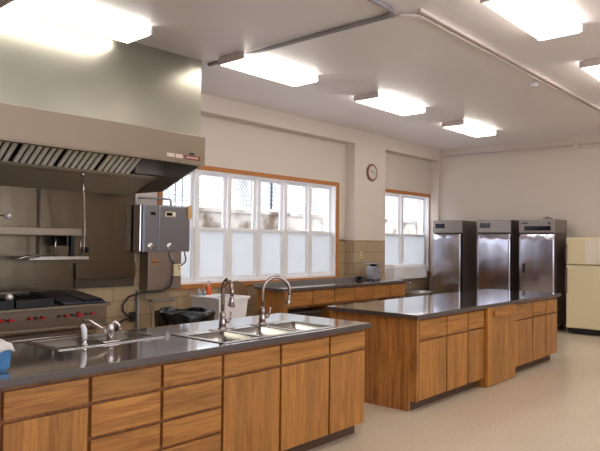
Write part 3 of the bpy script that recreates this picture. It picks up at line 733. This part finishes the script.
MB().box(4.84, 4.94, 6.79, 6.7995, 1.25, 1.33, .003).build('outlet_plate', mat('outlet_tan', srgb(176, 128, 84), .5), t)
for x in (4.866, 4.914): MB().lathe((x, 6.7895, 1.29), [(.013, 0), (.013, -.003)], 12, 'Y').build('socket', BLACK, t)
MB().box(5.17, 5.29, 6.76, 6.7995, 1.10, 1.26, .006).build('outlet_box', BEIGE, t)
for z in (1.20, 1.235): MB().lathe((5.25, 6.7595, z), [(.011, 0), (.011, -.003)], 12, 'Y').build('socket', BLACK, t)
MB().tube([(5.12, 6.80, 1.424), (5.14, 6.78, 1.33), (5.2, 6.775, 1.27)], .012, 8).build('hose', RACE, t)
MB().tube([(5.36, 6.79, 1.424), (5.38, 6.78, 1.33), (5.36, 6.77, 1.28), (5.3, 6.775, 1.24)], .009, 8).build('hose', CABLE, t)
c = MB().tube([(4.75, 6.95, .93), (4.75, 6.95, .30), (4.75, 6.95, 0)], .022, 10)
tag(c.build('steel_conduit', RACE), 'vertical steel conduit dropping from the control boxes down the tiled wall', 'pipe')
c = MB().tube([(4.84, 6.95, .925), (4.86, 6.93, .80), (4.93, 6.93, .72), (4.95, 6.93, .55), (4.95, 6.95, .02)], .010, 8)
tag(c.build('thin_cable', RACE), 'thin grey cable curving down the tiled wall beside the conduit', 'cable')
c = MB().tube([(5.17, 6.77, 1.10), (5.12, 6.77, .97), (5.0, 6.77, .915), (4.85, 6.78, .91), (4.72, 6.86, .90), (4.60, 6.93, .85), (4.52, 6.94, .76), (4.52, 6.94, .68), (4.58, 6.95, .62), (4.68, 6.95, .60)], .013, 8)
tag(c.build('power_cable', CABLE), 'black cable looping from the outlet down the tiled wall', 'cable')
t = thing('wall_outlet', 'low dark outlet on the tiled wall where the black cable ends', 'outlet', (4.70, 6.97, .58))
MB().box(4.64, 4.73, 6.965, YW-.001, .53, .65, .004).build('outlet_plate', DARKK, t)
MB().tube([(4.64, 6.97, .56), (4.55, 6.95, .57), (4.46, 6.94, .52), (4.42, 6.94, .40), (4.42, 6.95, .05)], .013, 8).build('cable', CABLE, t)
c = MB(); c.tube([(4.84, 6.40, 2.20), (4.84, 6.40, 2.2)], .01, 6)
c = MB().tube([(4.72, 6.93, 2.12), (4.98, 6.93, 2.13), (5.20, 6.93, 2.13), (5.23, 6.93, 2.11), (5.23, 6.93, 2.031)], .014, 10)
tag(c.build('conduit_elbow', RACE), 'short bent grey conduit from the hood into the top of the control box', 'pipe')
c = MB().box(4.80, 4.815, 6.93, 6.96, 2.031, 2.3)
for x in (5.30, 5.42): 
    c2 = MB().tube([(x, 6.93, 2.031), (x, 6.93, 3.37)], .006, 6)
    tag(c2.build('cable_line', CABLE), 'thin dark cable rising from the control box in front of the window, %s one' % ('left' if x < 5.35 else 'right'), 'cable')
c.bm.free()
c = MB().tube([(4.95, 6.90, .78), (5.3, 6.90, .78)], .016, 8); c.tube([(4.95, 6.90, .78), (4.95, 6.985, .78)], .016, 8); c.tube([(5.3, 6.90, .78), (5.3, 6.985, .78)], .016, 8)
tag(c.build('grab_pipe', RACE), 'short horizontal steel pipe on the tiled wall above the black bag', 'pipe')

# ------------------------------------------------------------------ things by the window wall
t = thing('trash_can', 'trash can lined with a shiny black bag behind the near counter', 'trash can', (4.72, 5.95, 0))
MB().lathe((4.72, 5.95, 0), [(.25, 0), (.25, .01), (.31, .66), (.33, .70), (.32, .71)], 28).build('bin', mat('bin_grey', srgb(60, 60, 64), .5), t)
bg_ = MB(); bm = bg_.bm; n = 48; rings = []
random.seed(4)
prof = [(.335, .36), (.345, .52), (.34, .66), (.352, .715), (.335, .75), (.30, .745), (.27, .66), (.2, .6)]
for i, (r, h) in enumerate(prof):
    ring = []
    for j in range(n):
        a = 2*PI*j/n; w_ = .010*math.sin(a*9+i)+.012*random.uniform(-1, 1)
        ring.append(bm.verts.new((4.72+(r+w_)*math.cos(a), 5.95+(r+w_)*math.sin(a), h+(.014*math.sin(a*5)+.010*random.uniform(-1, 1) if i else .02*math.sin(a*7)))))
    rings.append(ring)
for i in range(len(rings)-1):
    for j in range(n):
        f = bm.faces.new((rings[i][j], rings[i][(j+1)%n], rings[i+1][(j+1)%n], rings[i+1][j])); f.smooth = True
bm.faces.new(rings[-1])
bg_.build('bag', BAG, t)

# white utility tub
TX0, TX1, TY0, TY1 = 5.42, 5.98, 6.14, 6.74
t = thing('utility_sink', 'white plastic utility tub on legs below the long window', 'utility sink', (5.7, 6.44, 0))
u = MB(); bm = u.bm
def rq(x0, x1, y0, y1, z): return [bm.verts.new(p) for p in ((x0, y0, z), (x1, y0, z), (x1, y1, z), (x0, y1, z))]
R1 = rq(TX0+.045, TX1-.045, TY0+.045, TY1-.045, .46); R2 = rq(TX0+.02, TX1-.02, TY0+.02, TY1-.02, .80); R3 = rq(TX0+.05, TX1-.05, TY0+.05, TY1-.05, .80); R4 = rq(TX0+.075, TX1-.075, TY0+.075, TY1-.075, .50)
bm.faces.new(R1[::-1])
for A, B in ((R1, R2), (R2, R3), (R3, R4)):
    for i in range(4): bm.faces.new((A[i], A[(i+1)%4], B[(i+1)%4], B[i]))
bm.faces.new(R4); u.build('tub', WPLAS, t, .006)
MB().holed(TX0, TX1, TY0, TY1, [(TX0+.05, TX1-.05, TY0+.05, TY1-.14)], .8005, .835).build('rim', WPAINT, t, .006)
for x in (TX0+.08, TX1-.08):
    for y in (TY0+.08, TY1-.08): MB().tube([(x, y, 0), (x, y, .46)], .018, 10).build('leg', WPLAS, t)
MB().box(TX0+.22, TX0+.31, TY0+.022, TY0+.026, .70, .718, .001).build('maker_mark', RACE, t)
# small jars and soap on the tub's rear deck
for k, (x, y, lab) in enumerate(((5.50, 6.64, 'small clear glass jar on the white tub, left of the other jar'), (5.575, 6.62, 'small clear glass jar on the white tub, next to the orange soap'))):
    t = thing('glass_jar', lab, 'jar', (x, y, .8355), 'glass jars on the white tub')
    MB().lathe((x, y, .8355), [(.026, 0), (.03, .006), (.03, .05), (.02, .065)], 16).build('jar_body', mat('jar_glass', srgb(176, 178, 186), .15, metal=.2), t)
    MB().lathe((x, y, .9005), [(.02, 0), (.021, .012), (.006, .014), (.005, .04+.03*k)], 14).build('jar_top', CHROME, t)
t = thing('soap_bottle', 'orange liquid soap bottle with white pump on the white tub', 'bottle', (5.68, 6.66, .8355))
MB().lathe((5.68, 6.66, .8355), [(.036, 0), (.044, .008), (.044, .09), (.034, .115), (.016, .125)], 20).build('bottle_body', mat('orange_soap', srgb(240, 104, 48), .3), t)
MB().lathe((5.68, 6.66, .9605), [(.016, 0), (.016, .015), (.006, .018), (.006, .05)], 14).build('pump', WPLAS, t)
MB().box(5.675, 5.685, 6.60, 6.67, 1.0105, 1.022, .003).build('nozzle', WPLAS, t)
# brown arched chair back
t = thing('chair', 'brown padded chair with a rounded arched back against the tiled wall', 'chair', (6.38, 6.65, 0))
ap = [(6.14, .50), (6.14, .78)]+[(6.375-.235*math.cos(PI*i/16), .78+.21*math.sin(PI*i/16)) for i in range(1, 16)]+[(6.61, .78), (6.61, .50)]
MB().prism(ap, 'Y', 6.83, 6.875).build('backrest', BROWN, t, .012)
MB().box(6.16, 6.52, 6.42, 6.82, .44, .49, .015).build('seat', BROWN, t)
for x, y in ((6.19, 6.45), (6.49, 6.45), (6.19, 6.80), (6.49, 6.80)): MB().tube([(x, y, 0), (x, y, .44)], .012, 8).build('leg', IRON, t)
MB().tube([(6.19, 6.84, .44), (6.19, 6.852, .56)], .010, 8).build('back_support', IRON, t)
MB().tube([(6.49, 6.84, .44), (6.49, 6.852, .56)], .010, 8).build('back_support', IRON, t)

# clock on the pillar
t = thing('wall_clock', 'round wall clock with brown wooden rim on the pillar', 'clock', (9.72, 6.78, 2.89))
n = 28
MB().lathe((9.72, 6.7795, 2.89), [(.155, 0), (.165, -.02), (.155, -.035), (.125, -.03)], n, 'Y').build('rim', mat('clock_wood', srgb(150, 92, 66), .4), t)
MB().lathe((9.72, 6.7485, 2.89), [(.126, 0), (.126, -.002)], n, 'Y').build('dial', mat('clock_dial', srgb(214, 206, 198), .5), t)
mk = MB()
for i in range(12):
    a = 2*PI*i/12; mk.box(9.72+.105*math.sin(a)-.006, 9.72+.105*math.sin(a)+.006, 6.7445, 6.7462, 2.89+.105*math.cos(a)-.006, 2.89+.105*math.cos(a)+.006)
mk.build('hour_marks', BLACK, t)
MB().tube([(9.72, 6.743, 2.89), (9.66, 6.743, 2.93)], .006, 6).build('hand', BLACK, t)
MB().tube([(9.72, 6.741, 2.89), (9.80, 6.741, 2.87)], .004, 6).build('hand', BLACK, t)

# appliance on the window counter
t = thing('food_processor', 'boxy silver kitchen appliance with a flat lid on the window counter', 'appliance', (9.3, 6.4, ZT))
SILV = mat('appliance_silver', srgb(168, 166, 176), .28, metal=.7)
MB().box(9.16, 9.38, 6.31, 6.49, ZT+.015, 1.16, .025).build('housing', SILV, t)
for x in (9.19, 9.35):
    for y in (6.34, 6.46): MB().lathe((x, y, ZT+.0005), [(.012, 0), (.012, .0145)], 10).build('foot', BLACK, t)
MB().box(9.13, 9.46, 6.29, 6.50, 1.20, 1.215, .006).build('lid', SILV, t)
MB().box(9.22, 9.32, 6.36, 6.44, 1.1605, 1.1995, .004).build('neck', BLACK, t)
MB().lathe((9.32, 6.3095, 1.06), [(.028, 0), (.024, -.018), (0, -.02)], 18, 'Y').build('dial_knob', RACE, t)
t = thing('wall_outlet', 'pale wall outlet on the tiled pillar above the silver appliance', 'outlet', (9.42, 6.775, 1.36))
MB().box(9.385, 9.455, 6.772, 6.7795, 1.29, 1.41, .003).build('outlet_plate', BEIGE, t)
for z in (1.325, 1.375): MB().box(9.408, 9.432, 6.7695, 6.7718, z-.012, z+.012).build('socket', DARKK, t)
tag(MB().box(9.00, 9.07, 6.50, 6.57, ZT+.0005, .99, .012).build('canister', BLACK), 'small dark canister standing left of the silver appliance', 'canister')

# wall heater and hand sink under the small window
t = thing('wall_heater', 'white enamel wall unit below the small window', 'heater', (11.05, 6.87, .86))
MB().box(10.46, 11.70, 6.72, YW-.031, .86, 1.10, .012).build('casing', WPAINT, t)
MB().prism([(6.72, 1.1005), (6.78, 1.145), (YW-.031, 1.145), (YW-.031, 1.1005)], 'X', 10.48, 11.68).build('top_cover', WPAINT, t)
MB().box(11.70+.0005, 11.76, 6.76, YW-.04, .88, 1.11, .006).build('end_cap', WPLAS, t)
MB().lathe((11.7605, 6.86, 1.0), [(.03, 0), (.025, .03), (0, .032)], 14, 'X').build('knob', BLACK, t)
t = thing('hand_sink', 'round stainless hand basin with a short faucet behind the island', 'sink', (10.74, 6.42, 0))
MB().lathe((10.74, 6.42, 0), [(.16, 0), (.16, .02), (.05, .06), (.045, .42), (.07, .46)], 20).build('pedestal', WPLAS, t)
MB().lathe((10.74, 6.42, .46), [(.09, .0005), (.26, .10), (.32, .165), (.335, .175), (.325, .18), (.30, .165), (.23, .08), (.06, .03)], 28).build('basin', STEEL, t)
MB().tube([(10.74, 6.66, .60), (10.74, 6.66, .76), (10.74, 6.62, .80), (10.74, 6.55, .80), (10.74, 6.53, .75)], .024, 10).build('faucet', FAUCET, t)

# ------------------------------------------------------------------ fridges
def steel_fridge(y0, y1, label, style):
    X = 11.60; t = thing('upright_refrigerator', label, 'refrigerator', (11.95, (y0+y1)/2, 0), 'stainless upright refrigerators')
    ztop = 2.05
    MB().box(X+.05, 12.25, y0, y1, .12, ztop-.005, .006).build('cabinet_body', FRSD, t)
    for yy in (y0+.06, y1-.06):
        for xx in (X+.11, 12.17):
            MB().lathe((xx, yy, 0), [(.03, 0), (.03, .06), (.012, .07), (.012, .1195)], 12).build('caster', BLACK, t)
    MB().box(X+.01, X+.049, y0, y1, 1.80, ztop, .008).build('header', FRHD, t)
    da, db = y0+(.035 if style == 0 else .008), y1-.008
    dm = MB(); dm.prism([(da, 0), (db, 0), (db, 1), (da, 1)], 'X', 0, 1); dm.bm.free(); dm = MB(); bmm = dm.bm
    pf = [(X+.045, .16), (X+.008, .16), (X, .18), (X, 1.655), (X+.002, 1.68), (X+.006, 1.705), (X+.012, 1.725), (X+.022, 1.75), (X+.032, 1.77), (X+.045, 1.785)]
    NS = 16; rows = []
    for q in range(NS+1):
        yy = da+(db-da)*q/NS; wv = .012*math.sin(q*.9+y0*7)+.007*math.sin(q*2.1+y0*3)
        rows.append([bmm.verts.new((px, yy, pz+(wv if 4 <= n_ <= 7 else 0))) for n_, (px, pz) in enumerate(pf)])
    for q in range(NS):
        for n_ in range(len(pf)):
            m_ = (n_+1) % len(pf); f = bmm.faces.new((rows[q][n_], rows[q][m_], rows[q+1][m_], rows[q+1][n_])); f.smooth = 2 <= n_ <= 8
    bmm.faces.new(rows[0]); bmm.faces.new(rows[-1][::-1])
    d = dm.build('door', FRST, t)
    MB().box(X+.02, X+.049, y0, y1, .1205, .155, .003).build('kick_panel', FRSD, t)
    if style == 2:
        MB().box(X+.004, X+.0095, y0+.07, y1-.10, 1.835, 1.92, .002).build('vent_grille', BLKGL, t)
        MB().box(X+.004, X+.0095, y1-.17, y1-.05, 1.965, 1.985, .001).build('nameplate', BLKGL, t)
        MB().lathe((X+.0095, y0+.10, 1.965), [(.02, 0), (.02, -.004)], 14, 'X').build('lock', BLACK, t)
        MB().box(X+.05, 12.25, y0-.004, y0-.0005, 1.80, ztop-.005).build('side_cover', FRHD, t)
        MB().lathe((11.9, (y0+y1)/2-.1, ztop-.004), [(.09, 0), (.09, .03), (.05, .04), (.02, .055)], 18).build('top_vent', FRSD, t)
        MB().box(X-.012, X-.0005, y1-.12, y1-.075, 1.05, 1.22, .003).build('handle', BLACK, t)
    else:
        MB().box(X+.004, X+.0095, y1-.27, y1-.06, 1.89, 1.985, .002).build('display', BLKGL, t)
        if style == 0:
            MB().box(X+.01, X+.049, y0+.002, y0+.033, .17, 1.78, .003).build('recessed_handle', BLKGL, t)
        else:
            MB().box(X+.02, X+.049, y0-.006, y0-.0005, .17, 1.78).build('edge_strip', BLKGL, t)
    return t
steel_fridge(5.88, 6.54, 'stainless upright refrigerator beside the small window, leftmost of three', 0)
steel_fridge(4.88, 5.56, 'stainless upright refrigerator in the middle of three', 1)
steel_fridge(4.06, 4.72, 'stainless upright refrigerator with black grille, beside the cream one', 2)
t = thing('household_refrigerator', 'cream household refrigerator with freezer on top, beside the steel ones', 'refrigerator', (12, 3.45, 0))
MB().box(11.68, 12.30, 3.03, 3.86, .02, 1.70, .01).build('cabinet_body', CREAM, t)
fz = MB().box(11.60, 11.675, 3.035, 3.855, 1.235, 1.71, .015).build('freezer_door', CREAM, t)
fd = MB().box(11.60, 11.675, 3.035, 3.855, .11, 1.215, .015).build('fridge_door', CREAM, t)
MB().box(11.64, 11.679, 3.05, 3.84, .02, .10, .003).build('kick_grille', BLACK, t)
MB().box(11.565, 11.5995, 3.835, 3.857, .72, 1.18, .004).build('handle', FRSD, fd)
MB().box(11.565, 11.5995, 3.835, 3.857, 1.27, 1.60, .004).build('handle', FRSD, fz)
tag(MB().box(11.5965, 11.5992, 3.34, 3.53, 1.25, 1.67).build('paper_notice', PAPER), 'pale paper notice on the cream freezer door, left one', 'paper')
tag(MB().box(11.5965, 11.5992, 3.12, 3.325, 1.25, 1.68).build('paper_notice', PAPER), 'pale paper notice on the cream freezer door, at the picture edge', 'paper')
